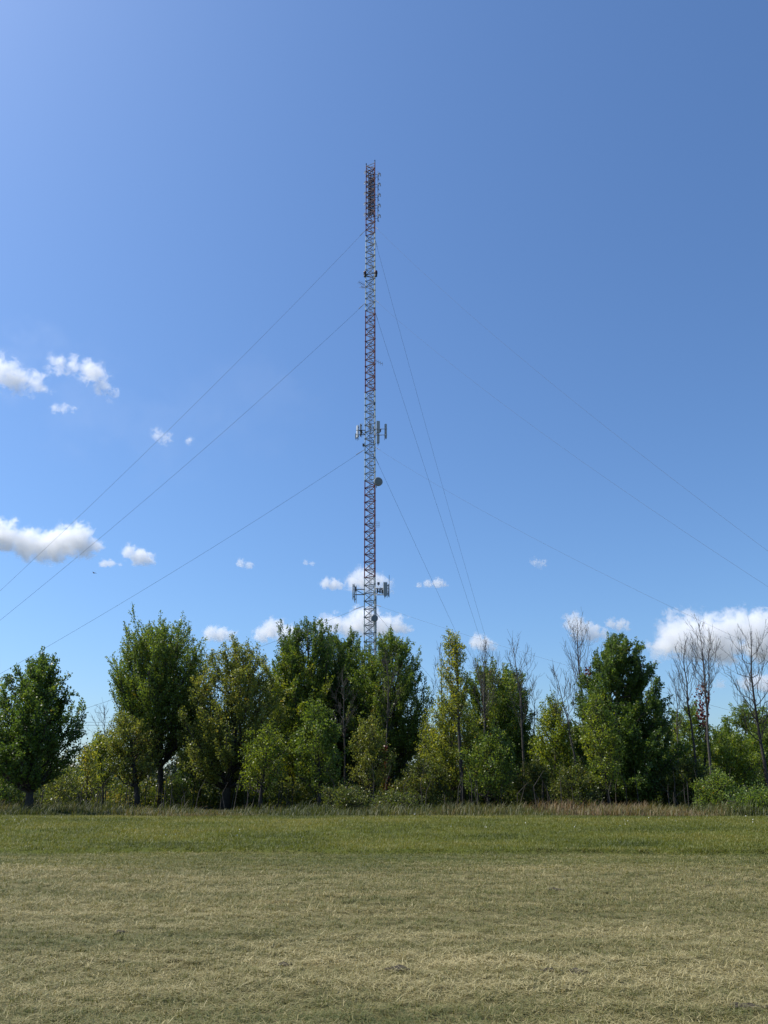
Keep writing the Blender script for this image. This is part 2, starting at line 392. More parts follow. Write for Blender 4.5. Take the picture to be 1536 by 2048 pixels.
# ------------------------------------------------------------------ guyed lattice mast
DT = 105.0; TX = -1.64; LEAN = -.0045
TB = Vector((TX, DT, 0.3))
def zt(py): return P(738, py, DT).z
HT = zt(333) - TB.z
tower = empty('guyed_mast', TB, 'tall red and white lattice radio mast rising behind the trees', 'radio mast')
tower.rotation_euler = (0, LEAN, 0)
RC = .97                                             # circumradius of the triangular section
TH = [R(-93), R(27), R(147)]                         # leg azimuths from +Y, clockwise
LEG = [np.array((RC * sin(a), RC * cos(a), 0)) for a in TH]
NB = 7; bandh = HT / NB; PPB = 13; ph = bandh / PPB
lvl = 0
for b in range(NB):
    mb = MB(); br = MB(); red = (b % 2 == 0)
    z0 = b * bandh
    for l in LEG:
        mb.tube([l + (0, 0, z0), l + (0, 0, z0 + bandh)], .075, 8)
    for k in range(PPB):
        za = z0 + k * ph
        for s in range(3):
            A, B = LEG[s], LEG[(s + 1) % 3]
            w_ = (.07 if s == 2 else .05) if red else (.056 if s == 2 else .042)
            br.tube([A + (0, 0, za), B + (0, 0, za)], w_, 5)
            if (lvl + s) % 2 == 0: br.tube([A + (0, 0, za), B + (0, 0, za + ph)], w_, 5)
            else: br.tube([B + (0, 0, za), A + (0, 0, za + ph)], w_, 5)
        for l in LEG:                                # gusset plates
            br.box(l + np.array((0, 0, za)), (.17, .17, .2))
        if lvl % 4 == 0:                             # flanges between sections
            for l in LEG: mb.lathe([(.13, za - .05), (.13, za + .05)], 8, Matrix.Translation((l[0], l[1], 0)))
        lvl += 1
    q_ = mb.build('red_section' if red else 'white_section', RED if red else WHITE, tower)
    br.build('bracing', REDB if red else WHITEB, q_)
mb = MB()                                            # open head frame
for s in range(3):
    A, B = LEG[s], LEG[(s + 1) % 3]
    mb.tube([A + (0, 0, HT), B + (0, 0, HT)], .05, 5); mb.tube([A + (0, 0, HT - .55), B + (0, 0, HT - .55)], .04, 5)
for l in LEG: mb.tube([l + (0, 0, HT - .1), l + (0, 0, HT + .45)], .07, 6); mb.box(l + np.array((0, 0, HT + .5)), (.17, .17, .16))
mb.build('head_frame', STEEL, tower)
mb = MB()                                            # climbing ladder
lx, ly = .18, .12
for dx in (-.2, .2): mb.tube([(lx + dx, ly, .5), (lx + dx, ly, HT - 1)], .028, 5)
z = 1.0
while z < HT - 1.5: mb.tube([(lx - .2, ly, z), (lx + .2, ly, z)], .016, 4); z += .38
mb.build('ladder', GALV, tower)
mb = MB(); rr = random.Random(5)                     # bundle of feed lines, thinner towards the top
for i in range(18):
    top = HT * (.985 if i < 3 else rr.choice([.54, .54, .26, .54, .8, .26]))
    cx_ = -.12 - .07 * (i % 4) if i % 2 else .45 + .06 * (i % 5); cy_ = .3 - .1 * (i % 3)
    mb.tube([(cx_, cy_, .6), (cx_, cy_, top)], .03, 5)
mb.build('feed_lines', CABLE, tower)
mb = MB(); mb.lathe([(1.3, -.9), (1.3, -.05), (1.15, .02)], 24); mb.build('concrete_base', simple('concrete', (.33, .32, .3), .9), tower)

RAD = (74, 70.5, 74); SAG = ((2.2, 2.3, 1.6, 1.6), (1.9, .8, .2, .1), (2.6, 2.5, 1.7, .8))
wires = [(460, 'top'), (606, 'second highest'), (899, 'third highest'), (1212, 'lowest')]
sets = [(0, 'left', 'sloping down leftwards from the mast'), (1, 'middle', 'dropping steeply behind the trees right of the mast'), (2, 'right', 'sloping down rightwards towards the viewer')]
for s, sn, sd in sets:
    a = TH[s]; RA = RAD[s]; anc = Vector((TX + RA * sin(a), DT + RA * cos(a), 0.6))
    for wi, (py, wn_) in enumerate(wires):
        zA = zt(py + (8 if s == 1 else 0)); pA = Vector((TX + LEG[s][0] + LEAN * zA, DT + LEG[s][1], zA))
        pts = []
        for i in range(25):
            t = i / 24; p = pA.lerp(anc, t); p.z -= 4 * t * (1 - t) * SAG[s][wi]; pts.append(p)
        mb = MB(); mb.tube([q - pA for q in pts], .016 if s != 2 else .008, 5)
        g = mb.build('guy_wire', WIRE, None); g.location = pA
        tag(g, f'{wn_} of the four guy wires {sd}', 'guy wire', 'guy wires of the mast')
        mb = MB(); dv = (anc - pA).normalized()       # turnbuckle and insulator near the mast
        mb.tube([dv * .1, dv * 1.6], .04, 6); mb.build('end_fitting', FIT, g)

# ------------------------------------------------------------------ antennas on the mast
def panel(px, py0, py1, wpx, depth, yaw, label, mat=RADOME, thick=.16, pipe=True):
    """sector panel seen between photo rows py0..py1; yaw = azimuth it faces, from +Y clockwise"""
    p0, p1 = P(px, py1, depth), P(px, py0, depth); h = p1.z - p0.z
    k = (p1 - Vector((0, 0, EYE))).length / FPX
    w = wpx * k * 1.2
    e = empty('panel_antenna', (p0.x, p0.y, p0.z), label, 'antenna', 'sector panels on the mast', rz=-yaw + pi)
    mb = MB(); mb.box((0, 0, h / 2), (w, thick, h)); mb.build('radome', mat, e, bevel=.045)
    mb = MB(); mb.tube([(0, thick / 2 + .14, -.35), (0, thick / 2 + .14, h + .05)], .045, 8); mb.build('mount_pipe', GALV, e)
    for z in (.12 * h, .86 * h):
        mb = MB(); mb.box((0, thick / 2 + .06, z), (.16, .16, .1)); mb.build('bracket', STEEL, e)
    mb = MB()
    for i in range(3): mb.tube([(-.1 + .1 * i, 0, .02), (-.1 + .1 * i, .02, -.22)], .03, 6)
    mb.build('connectors', BLACK, e)
    return e
def radio_unit(px, py, wpx, hpx, depth, label):
    p = P(px, py, depth); k = (p - Vector((0, 0, EYE))).length / FPX
    e = empty('radio_unit', p, label, 'radio unit', 'remote radio units on the mast')
    mb = MB(); mb.box((0, 0, 0), (wpx * k, .22, hpx * k)); mb.build('housing', MIDG, e, bevel=.02)
    mb = MB()
    for i in range(5): mb.box((-wpx * k * .4 + wpx * k * .2 * i, -.13, 0), (.02, .05, hpx * k * .85))
    mb.build('cooling_fins', MIDG, e)
    mb = MB(); mb.tube([(0, .02, hpx * k * .6), (0, .02, -hpx * k * .9)], .03, 6); mb.build('mount_pipe', GALV, e)
    return e
def frame_mount(px_t, px0, px1, py, hpx, depth_t, depth_e, label):
    """standoff frame: arms from the mast at px_t out to a bar spanning px0..px1"""
    e = empty('sector_mount', P(px_t, py, depth_t), label, 'antenna mount', 'sector mounts on the mast')
    o = P(px_t, py, depth_t)
    mb = MB()
    for q in (-.5, .5):
        a = P(px_t, py + q * hpx, depth_t); b = P((px0 + px1) / 2, py + q * hpx, depth_e)
        mb.tube([a - o, b - o], .065, 6)
    a = P(px_t, py + .5 * hpx, depth_t); b = P((px0 + px1) / 2, py - .5 * hpx, depth_e); mb.tube([a - o, b - o], .05, 5)
    mb.build('standoff_arm', STEEL, e)
    for q in (-.5, .5):
        mb = MB(); a = P(px0, py + q * hpx, depth_e - .8); b = P(px1, py + q * hpx, depth_e + .5); mb.tube([a - o, b - o], .045, 6)
        mb.build('face_bar', GALV, e)
    return e
# upper sector ring
frame_mount(731, 712, 724, 865, 9, DT - .2, DT - .6, 'steel stand-off frame of the upper panels, left of the mast')
frame_mount(749, 752, 774, 864, 12, DT - 1, DT - 1.6, 'steel stand-off frame of the upper panels, right of the mast')
frame_mount(741, 735, 748, 862, 8, DT + .6, DT + 1.6, 'small steel frame of the upper panels at the back of the mast')
panel(714.5, 851, 875, 4.2, DT - .9, R(-115), 'bright white panel antenna, outermost on the left of the upper ring')
panel(720.8, 848, 871, 3.4, DT + .5, R(-70), 'shaded panel antenna beside the bright white one in the upper ring', GREYR)
panel(711.5, 867, 877, 2.2, DT + .2, R(-85), 'short stubby panel antenna at the far left of the upper ring', GREYR)
panel(739.5, 847, 856, 4.5, DT + 1.7, R(10), 'short pale panel antenna in front of the mast centre in the upper ring')
panel(756.3, 842.5, 866, 5.6, DT - 2.0, R(172), 'wide grey panel antenna close to the mast right side, upper ring', GREYR, .3)
panel(756.3, 869, 886, 4.6, DT - 1.8, R(172), 'narrow grey panel hanging under the wide panel of the upper ring', GREYR, .2)
panel(772, 848, 875, 3.4, DT - .8, R(125), 'slim grey panel antenna, outermost on the right of the upper ring', GREYR)
radio_unit(760.5, 861, 3, 5, DT - 1.4, 'small radio box between the right panels of the upper ring')
radio_unit(723, 864, 3.5, 6, DT - .3, 'small radio box behind the left panels of the upper ring')
radio_unit(727, 890, 4, 5.5, DT - .4, 'small box below the upper ring, on the left leg of the mast')
radio_unit(749, 807, 3.2, 5, DT - 1.1, 'small dark box on the right leg well above the upper ring')
# lower sector ring
frame_mount(729, 707, 712, 1184, 10.5, DT - .2, DT - .3, 'long two-bar stand-off frame of the lower ring, left of the mast')
frame_mount(750, 752, 778, 1183, 13, DT - 1, DT - 1.8, 'broad stand-off frame of the lower ring, right of the mast')
panel(705.8, 1168, 1197, 3.0, DT - .6, R(-95), 'thin panel antenna, outermost on the left of the lower ring', GREYR)
panel(709.2, 1172, 1202, 3.4, DT + .3, R(-85), 'panel antenna behind the outermost left one in the lower ring', GREYR)
panel(770.5, 1164.5, 1191, 6.6, DT - 2.2, R(165), 'wide grey panel antenna at right of the lower ring', GREYR, .22)
panel(777.5, 1168, 1190, 1.6, DT - .8, R(110), 'pole-thin panel antenna, outermost on the right of the lower ring', GREYR)
radio_unit(757, 1167, 4.5, 5, DT - 1.6, 'box raised above the lower right stand-off frame')
for i, (a, b, lab) in enumerate([(755, 1181, 'radio box nearest to the mast in the lower right frame'), (760, 1182, 'middle radio box of the lower right frame'),
                                 (764.5, 1183, 'radio box next to the wide panel of the lower right frame'), (711, 1178, 'radio box behind the lower left panels')]):
    radio_unit(a, b, 3.6, 8, DT - 1.3 if a > 730 else DT, lab)
whip = empty('whip_antenna', P(778.5, 1195, DT - 1), 'thin vertical whip antenna hanging at far right of the lower ring', 'antenna')
mb = MB(); mb.tube([(0, 0, 0), (0, 0, 3.2)], .028, 6); mb.build('rod', STEEL, whip)
mb = MB(); mb.tube([(0, 0, .8), (-.9, .2, .8)], .03, 5); mb.build('bracket', STEEL, whip)

def dish(px, py, rpx, depth, yaw, label):
    p = P(px, py, depth); r = rpx * (p - Vector((0, 0, EYE))).length / FPX
    e = empty('dish_antenna', p, label, 'dish antenna', 'microwave dishes on the mast')
    M = Matrix.Rotation(-yaw, 4, 'Z') @ Matrix.Rotation(-pi / 2, 4, 'X')       # dish axis faces the yaw azimuth
    mb = MB(); mb.lathe([(r * .96, .0), (r, .02), (r, .3), (r * .9, .36)], 28, M); mb.build('shroud', GREYR, e)
    mb = MB(); mb.lathe([(r * .9, .362), (r * .55, .375), (r * .05, .38)], 28, M); mb.build('radome', DISHG, e)
    mb = MB(); mb.lathe([(r * .3, -.45), (r * .5, -.16), (r * .93, -.005)], 20, M); mb.build('back_shell', GALV, e, smooth=True)
    q = Matrix.Rotation(-yaw, 4, 'Z') @ Vector((0, -.5, 0))
    mb = MB(); mb.tube([q + Vector((0, 0, -.7)), q + Vector((0, 0, .7))], .055, 8); mb.build('mount_pipe', STEEL, e)
    return e
dish(755.6, 964, 9.0, DT - 1.5, R(158), 'larger grey microwave dish halfway up the right side of the mast')
dish(748.8, 1237, 7.0, DT - 1.4, R(176), 'smaller grey microwave dish low on the mast just above the trees')

def yagi(px, py, px2, py2, depth, depth2, n, L, vertical, label):
    o = P(px, py, depth); e_ = P(px2, py2, depth2); d = e_ - o
    e = empty('yagi_antenna', o, label, 'antenna', 'yagi antennas on the mast')
    mb = MB(); mb.tube([(0, 0, 0), d], .03, 6); mb.build('boom', STEEL, e)
    perp = Vector((0, .25, 1)).normalized() if vertical else d.cross(Vector((0, 0, 1))).normalized()
    for i in range(n):
        t = .2 + .8 * i / (n - 1); c = d * t; l = L * (1 - .25 * i / n)
        mb = MB(); mb.tube([c - perp * l / 2, c + perp * l / 2], .022, 5); mb.build('element', STEEL, e)
    return e
yagi(731, 571, 717.5, 564, DT, DT - .6, 5, 1.0, False, 'dark yagi antenna on the left leg in the upper white section, higher of two')
yagi(731, 576, 722, 573.5, DT, DT - .8, 4, .9, False, 'shorter dark yagi antenna on the left leg, just below its twin')
yagi(751, 721, 765, 728, DT - 1, DT - 1.6, 4, .9, True, 'small yagi antenna on the right leg in the middle red section')
g = empty('grid_antenna', P(755, 1049, DT - 1.5), 'small wire grid antenna on the right leg in the lower red section', 'antenna')
mb = MB()
for i in range(4): x_ = -.3 + .2 * i; mb.tube([(x_, 0, -.4), (x_, 0, .4)], .016, 4)
for z_ in (-.4, -.13, .13, .4): mb.tube([(-.3, 0, z_), (.3, 0, z_)], .016, 4)
mb.build('grid_reflector', GALV, g)
mb = MB(); mb.tube([(-.3, 0, .1), (-.75, .5, .1)], .03, 5); mb.tube([(-.3, 0, -.2), (-.75, .5, -.2)], .03, 5); mb.build('bracket', STEEL, g)

def fm_array(px, pxl, rows, depth, side, label, mat):
    """vertical feeder pole with one looped bay per row"""
    top, bot = P(px, rows[0] - 9, depth), P(px, rows[-1] + 8, depth)
    e = empty('fm_antenna', bot, label, 'antenna', 'looped broadcast antennas at the mast head')
    h = top.z - bot.z
    mb = MB(); mb.tube([(0, 0, 0), (0, 0, h)], .05, 8); mb.build('feeder_pole', mat, e)
    w = abs(P(pxl, rows[0], depth).x - P(px, rows[0], depth).x)
    for r_ in rows:
        z = P(px, r_, depth).z - bot.z; mb = MB()
        th = np.linspace(-.3, 1.5 * pi, 16)
        for q, ph_ in ((1, 0), (-1, .25)):
            pts = np.stack([side * (w * .55 + w * .5 * np.cos(th)), .35 * q * np.sin(th) - .15 * q, z + ph_ + .3 * q * np.sin(th * .5) + .45 * np.sin(th)], -1)
            mb.tube(pts, .05, 6)
        mb.tube([(0, 0, z), (side * w * .5, 0, z)], .05, 6)
        mb.build('antenna_bay', mat, e)
        mb = MB(); mb.tube([(0, 0, z - .2), (-side * .75, .1, z - .2)], .035, 5); mb.tube([(0, 0, z + .35), (-side * .75, .1, z + .35)], .035, 5); mb.build('standoff', STEEL, e)
    return e
fm_array(755.6, 760.6, [352, 372, 393, 414, 435], DT - 1.2, 1, 'dark pole with five looped bays on the right side of the mast head', MIDG)
fm_array(732, 728.4, [348, 369, 390, 411, 432], DT + .2, -1, 'pale pole with five white looped bays on the left side of the mast head', RADOME)  # same kind of array as the right one; sunlight put into its white
q = empty('feeder_rack', P(742, 432, DT), 'dark upright feeder pipes inside the red mast head', 'antenna')
hq = P(742, 345, DT).z - P(742, 432, DT).z
for i in range(9):
    mb = MB(); xx = -.5 + .125 * i; yy = .25 * (i % 3) - .3
    mb.tube([(xx, yy, 0), (xx, yy, hq * (1 - .06 * (i % 3)))], .05, 6); mb.build('feeder_pipe', STEEL if i % 4 else MIDG, q)
for k in range(12):
    mb = MB(); mb.tube([(-.5, -.3, hq * (k + .4) / 12), (.5, .3, hq * (k + .4) / 12 + .3)], .05, 5); mb.tube([(-.5, .2, hq * (k + .4) / 12), (.5, -.2, hq * (k + .4) / 12)], .04, 5); mb.build('clamp_bar', STEEL, q)
def beacon(px, py, depth, side, label):
    e = empty('obstruction_light', P(px, py, depth), label, 'warning light', 'obstruction lights on the mast')
    mb = MB(); mb.lathe([(.2, -.55), (.2, -.1), (.26, -.05), (.26, .05)], 14); mb.build('housing', BLACK, e)
    mb = MB(); mb.lathe([(.24, .05), (.26, .3), (.2, .5), (.05, .56)], 14); mb.build('lens', simple('dark_red_lens', (.06, .01, .012), .25), e, smooth=True)
    mb = MB(); mb.tube([(0, 0, -.5), (-side * .7, .1, -.5)], .05, 6); mb.tube([(0, 0, .0), (-side * .7, .1, 0)], .04, 6); mb.build('bracket', STEEL, e)
beacon(752, 547, DT - 1.1, 1, 'dark warning light on the right leg in the upper white section')
beacon(730, 548, DT - .1, -1, 'dark warning light on the left leg in the upper white section')

# ------------------------------------------------------------------ trees
def unit(v): return v / (np.linalg.norm(v, axis=-1, keepdims=True) + 1e-9)
def leaf_faces(c, d, size, rs, flat=.5):
    """one folded leaf-shaped quad per centre c, pointing roughly along d"""
    n = len(c)
    a = unit(d + rs.normal(0, .65, (n, 3)))
    nrm = unit(rs.normal(0, 1, (n, 3)) + np.array([0, 0, flat * 1.6]))
    s = unit(np.cross(a, nrm)); nn = np.cross(s, a)
    L = size[:, None]; W = L * .42
    v = np.stack([c - a * L * .5, c + s * W + nn * L * .06, c + a * L * .55, c - s * W + nn * L * .06], 1).reshape(-1, 3)
    f = np.arange(n * 4).reshape(n, 4)
    return v, f
def bez(a, b, c, n):
    t = np.linspace(0, 1, n)[:, None]
    return a * (1 - t) ** 2 + 2 * b * t * (1 - t) + c * t * t

PROF = {
 'oval':  [(0, .35), (.15, .75), (.4, 1), (.7, .8), (.9, .42), (1, .12)],
 'cone':  [(0, .7), (.15, 1), (.35, .92), (.6, .66), (.85, .3), (1, .05)],
 'vase':  [(0, .25), (.25, .7), (.5, 1), (.75, .9), (.92, .55), (1, .2)],
 'bigcone': [(0, .85), (.2, 1), (.45, .95), (.7, .72), (.9, .42), (1, .14)],
 'egg': [(0, .45), (.15, .85), (.35, 1), (.6, .86), (.8, .58), (.93, .32), (1, .1)],
 'column': [(0, .7), (.2, 1), (.5, .8), (.7, .5), (.85, .55), (1, .25)],
 'dome':  [(0, .8), (.3, 1), (.6, .95), (.85, .65), (1, .25)],
}
def tree(name, label, group, bx, depth, cx, top, bot, w, prof='oval', leaf='maple', limbs=26, dens=1.0, asc=.8, leafsize=.15,
         stems=1, r0=None, seed=0, bark=None, skew=0, shoots=1.0, cat='tree', spread=.16, tintbias=0.0):
    if name == 'maple_tree': spread = .12
    rs = np.random.default_rng(seed + 1000)
    b0 = P(bx, 1600, depth); gz0 = float(ground_z(b0.x, depth))
    base = Vector((b0.x, depth, gz0 - .05))
    tp = P(cx, top, depth); H = tp.z - base.z; lean = tp.x - base.x
    zb = max(.3, P(cx, bot, depth).z - base.z)
    hw = w / 2 * (Vector((0, depth, P(cx, (top + bot) / 2, depth).z - EYE)).length / FPX)
    hw = max(.7 * hw, hw - .38)
    pr = np.array(PROF[prof])
    r0 = r0 or .016 * H
    e = empty(name, base, label, cat, group)
    wood = MB()
    trunks = []
    for s in range(stems):
        k = 9; t = np.linspace(0, 1, k)
        off = rs.uniform(0, 6.28); fan = (hw * .35 * np.array([cos(off + s * 2.4), sin(off + s * 2.4)])) if stems > 1 else np.zeros(2)
        wob = np.cumsum(rs.normal(0, .018 * H, (k, 2)) * t[:, None], 0) * .5
        tf = np.clip((t - .17) / .83, 0, 1)
        pts = np.stack([lean * t ** 1.2 + fan[0] * tf + wob[:, 0] * (tf if s else 1), fan[1] * tf + wob[:, 1] * (tf if s else 1), t * H * ((.925 if leaf else .97) if s == 0 else rs.uniform(.8, .9))], -1)
        rad = r0 * (1 - t) ** .75 * (1 if s == 0 else .6) + (.012 if leaf else .006)
        rad[0] *= 1.35
        wood.tube(pts, rad, 8); trunks.append(pts)
    lc, ld, ls, lt = [], [], [], []
    def on_trunk(tr, z):
        return np.array([np.interp(z, tr[:, 2], tr[:, 0]), np.interp(z, tr[:, 2], tr[:, 1]), z])
    def twig(a, d, L, r, leafy, n_=4):
        up = np.array([0, 0, .35 * asc * L])
        pts = bez(a, a + d * L * .5, a + d * L + up * rs.uniform(.2, 1), n_)
        wood.tube(pts, np.linspace(r, .008, n_) * (1 if leaf else .62), 4, cap=False)
        if leafy:
            n = max(3, int(L * 46 * dens)); t = rs.random(n) ** .75
            q = np.stack([np.interp(t, np.linspace(0, 1, n_), pts[:, k]) for k in range(3)], -1)
            sp = spread * (1.15 - .75 * t)[:, None]
            q = q + rs.normal(0, 1, (n, 3)) * sp
            lc.append(q); ld.append(np.repeat(unit(pts[-1] - pts[0])[None], n, 0)); ls.append(leafsize * .86 * rs.uniform(.6, 1.15, n))
            lt.append(np.clip(rs.normal(.42 + rs.normal(0, .1) + tintbias, .17, n), 0, 1))
        return pts
    limbs = int(limbs * (1.75 if leaf else 1.1))
    for i in range(limbs):
        s = ((i + rs.random()) / limbs) ** .8
        az = i * 2.39996 + rs.normal(0, .35)
        tr = trunks[i % stems] if stems == 1 else max(trunks, key=lambda q: q[6][0] * cos(az) + q[6][1] * sin(az) - (lean * .7) * cos(az) + rs.normal(0, .5))
        Re = hw * np.interp(s, pr[:, 0], pr[:, 1]) * (1.04 + rs.normal(0, .1)) * (1 if i % 3 else rs.uniform(.4, .8)) * (1 + skew * cos(az))
        zc = zb + s * (H - zb) * (.92 if leaf else .97)
        ax = np.array([lean * min(1, zc / H) ** 1.2, 0, zc])
        end = ax + np.array([cos(az) * Re, sin(az) * Re, 0]); end[2] = zc
        zs = max(.12 * H if bot < 1560 else .1, (zb * .72 if cat == 'tree' else 0), zc - asc * Re * rs.uniform(.7, 1.25) - .05 * H)
        zs = min(zs, tr[-1, 2] * .97)
        st = on_trunk(tr, zs)
        ct = st + (end - st) * np.array([.62, .62, .3])
        k = 7; pts = bez(st, ct, end, k); wv = rs.normal(0, .035, (k, 3)) * np.linalg.norm(end - st); wv[0] = wv[-1] = 0; pts = pts + wv; Ll = np.linalg.norm(np.diff(pts, axis=0), axis=1).sum()
        rl = r0 * (.34 if leaf else .27) * (1 - zs / H) ** .6 + .01
        wood.tube(pts, np.linspace(rl, .014 if leaf else .008, k), 5, cap=False)
        out = np.array([cos(az), sin(az), 0])
        n2 = max(3, int((Ll * 2.0 + 2) * (1 if leaf else .8)))
        for j in range(n2):
            t = .28 + .72 * (j + rs.random()) / n2
            a = np.array([np.interp(t, np.linspace(0, 1, k), pts[:, q]) for q in range(3)])
            tang = unit(pts[min(k - 1, int(t * (k - 1)) + 1)] - pts[max(0, int(t * (k - 1)) - 1)])
            d = unit(tang * .7 + rs.normal(0, .55, 3) + np.array([0, 0, .55 * asc]) + out * .25)
            L2 = min(1.5, .28 * Ll + .35) * rs.uniform(.5, 1.2) * (1.15 - .4 * t) * shoots
            tw = twig(a, d, L2, max(.012, rl * .35), leaf is not None)
            for m in range(2 if leaf else 3):
                tt = rs.uniform(.3, .95); ii = int(tt * 3); a2 = tw[ii]
                d2 = unit(d * .6 + rs.normal(0, .6, 3) + np.array([0, 0, .35 * asc]))
                twig(a2, d2, L2 * rs.uniform(.35, .7), .01, leaf is not None, 3)
    # leading shoots
    for tr in trunks:
        for j in range(5):
            twig(tr[-1] - np.array([0, 0, j * .28]), unit(np.array([rs.normal(0, .4), rs.normal(0, .4), 1])), .7 * shoots, .014, leaf is not None)
    wood.build('trunk', bark or (BARK if leaf else DEAD), e, smooth=True)
    if leaf:
        c = np.concatenate(lc); d = np.concatenate(ld)
        v, f = leaf_faces(c, d, np.concatenate(ls), rs)
        t = np.concatenate(lt)
        t = np.clip(t + (fbm(c * .9 + seed, 2) - .5) * .5, 0, 1)
        mesh_np('crown', v, f, ML[leaf], e, attr={'tint': np.repeat(t, 4)})
    return e
def vine(e_depth, px, py0, py1, wpx, n, label, seed):
    """red creeper climbing a stem"""
    rs = np.random.default_rng(seed)
    a, b = P(px, py1, e_depth), P(px, py0, e_depth); k = wpx * e_depth / FPX
    t = rs.random(n); c = np.array(a)[None] * (1 - t[:, None]) + np.array(b)[None] * t[:, None]
    lump = .35 + 1.1 * fbm(np.stack([t * 5, 0 * t + seed, 0 * t], -1), 2)
    c = c + rs.normal(0, .5, (n, 3)) * k * lump[:, None]
    o0 = np.array(a); v, f = leaf_faces(c - o0, np.tile([0, 0, -1.0], (n, 1)), rs.uniform(.1, .2, n), rs)
    o = mesh_np('creeper_vine', v, f, ML['red'], attr={'tint': np.repeat(rs.random(n), 4)}); o.location = a
    return tag(o, label, 'vine', 'red creepers on the trees')

G1 = 'leafy trees along the wood edge'; G2 = 'bare dead trees along the wood edge'; G3 = 'shrubs below the trees'
T = tree
# --- left part
T('maple_tree', 'dense dark green maple nearest to the left edge, standing at the bank', G1, 60, 38, 82, 1300, 1566, 186, 'egg', 'dark', 46, 1.35, .9, 0.123, seed=1, r0=.17, stems=1, skew=-.05)
T('maple_tree', 'tall upright maple with many rising limbs, standing alone left of centre', G1, 323, 54, 315, 1243, 1500, 190, 'vase', 'maple', 46, .85, 1.6, .135, stems=3, seed=2, r0=.2, shoots=1.3)
T('olive_tree', 'small olive coloured tree with forked black trunk beside the tall maple', G1, 277, 51, 252, 1425, 1555, 112, 'dome', 'olive', 26, 1.0, .6, 0.131, seed=3, r0=.17)
T('young_tree', 'slim lime green young tree between the dark maple and the olive tree', G1, 208, 52, 200, 1468, 1570, 62, 'column', 'lime', 18, .9, .6, 0.123, seed=4, r0=.06)
T('young_tree', 'thin leggy yellow-green sapling right of the dark left maple', G1, 174, 47, 178, 1492, 1585, 46, 'dome', 'yellow', 12, .7, .6, 0.115, seed=5, r0=.045)
T('broadleaf_tree', 'yellowish tree top showing at the left frame edge behind the dark maple', G1, -22, 58, -16, 1348, 1558, 90, 'dome', 'yellow', 22, .8, .7, 0.148, seed=6)
T('bare_tree', 'thin bare tree in the gap between the dark maple and the tall maple', G2, 207, 58, 204, 1408, 1500, 62, 'vase', None, 12, 1, 1.0, seed=7, r0=0.048)
# --- centre left
T('broadleaf_tree', 'broad olive green tree on a thick black trunk right of the tall maple', G1, 452, 52, 480, 1272, 1560, 196, 'dome', 'olive', 42, 1.0, .9, 0.139, stems=2, seed=8, r0=.24)
T('broadleaf_tree', 'low dark green tree filling the space between tall maple and olive tree', G1, 400, 57, 408, 1408, 1570, 104, 'dome', 'dark', 24, 1.05, .7, 0.139, seed=9, r0=.1)
T('broadleaf_tree', 'green tree with golden tinted top behind the bright lower tree', G1, 590, 58, 573, 1284, 1560, 168, 'oval', 'lime', 32, .95, .9, 0.139, seed=10, r0=.16, tintbias=.02)
T('young_tree', 'bright yellow-green low tree at the front of the central clump', G1, 520, 47, 533, 1452, 1574, 112, 'oval', 'lime', 26, .7, .6, 0.123, seed=11, r0=.1, tintbias=-.16)
T('broadleaf_tree', 'mid green slender tree at the front of the central clump', G1, 640, 48, 635, 1400, 1570, 110, 'oval', 'maple', 26, .95, .8, 0.131, seed=12, r0=.1)
T('maple_tree', 'tallest dark maple with spiky top left of the mast', G1, 605, 60, 622, 1234, 1560, 178, 'vase', 'dark', 42, 1.05, 1.5, 0.148, stems=3, seed=13, r0=.2, shoots=1.15)
T('maple_tree', 'dark maple with pointed top directly left of the mast foot', G1, 690, 62, 688, 1252, 1565, 150, 'vase', 'dark', 38, 1.0, 1.5, 0.148, stems=2, seed=14, r0=.18, shoots=1.15)
T('maple_tree', 'wide maple with spiky top in front of the mast foot', G1, 773, 58, 776, 1254, 1540, 165, 'oval', 'maple', 46, 1.0, 1.4, 0.139, stems=3, seed=115, r0=.19, shoots=1.15, tintbias=-.06)
T('young_tree', 'olive young tree low in front of the spiky maple by the mast', G1, 742, 52, 740, 1425, 1570, 90, 'dome', 'olive', 22, .8, .7, 0.131, seed=16, r0=.08)
T('bare_tree', 'grey bare tree standing in the centre clump left of the mast', G2, 690, 55, 684, 1340, 1470, 70, 'vase', None, 14, 1, 1.2, seed=17, r0=0.072)
T('bare_tree', 'grey bare tree with red creeper in front of the mast foot', G2, 773, 55, 778, 1295, 1460, 70, 'vase', None, 16, 1, 1.2, seed=18, r0=0.072)
# --- centre right
T('slender_tree', 'tall slender yellow-green tree with narrow leafy top right of the mast', G1, 926, 50, 903, 1258, 1420, 72, 'column', 'yellow', 24, .75, .8, 0.131, seed=19, r0=.13, tintbias=-.06)
T('broadleaf_tree', 'low golden olive tree around the slender tree trunk', G1, 905, 52, 895, 1385, 1570, 125, 'dome', 'yellow', 34, .85, .7, 0.131, seed=20, r0=.1, tintbias=-.12)
T('maple_tree', 'broad green maple group right of the slender tree', G1, 985, 57, 985, 1312, 1580, 150, 'vase', 'maple', 42, 1.0, 1.2, 0.139, stems=3, seed=21, r0=.17)
T('maple_tree', 'dark maple with rounded side right of the broad green maple', G1, 1035, 59, 1030, 1328, 1558, 90, 'oval', 'dark', 30, 1.05, 1.1, 0.139, seed=22, r0=.15)
T('broadleaf_tree', 'low green tree at the front below the broad maple', G1, 975, 49, 985, 1455, 1584, 110, 'dome', 'maple', 28, .9, .6, 0.123, seed=23, r0=.09)
T('bare_tree', 'twiggy bare treetop rising out of the broad green maple', G2, 972, 54, 966, 1282, 1420, 85, 'vase', None, 20, 1, 1.5, seed=24, r0=0.096)
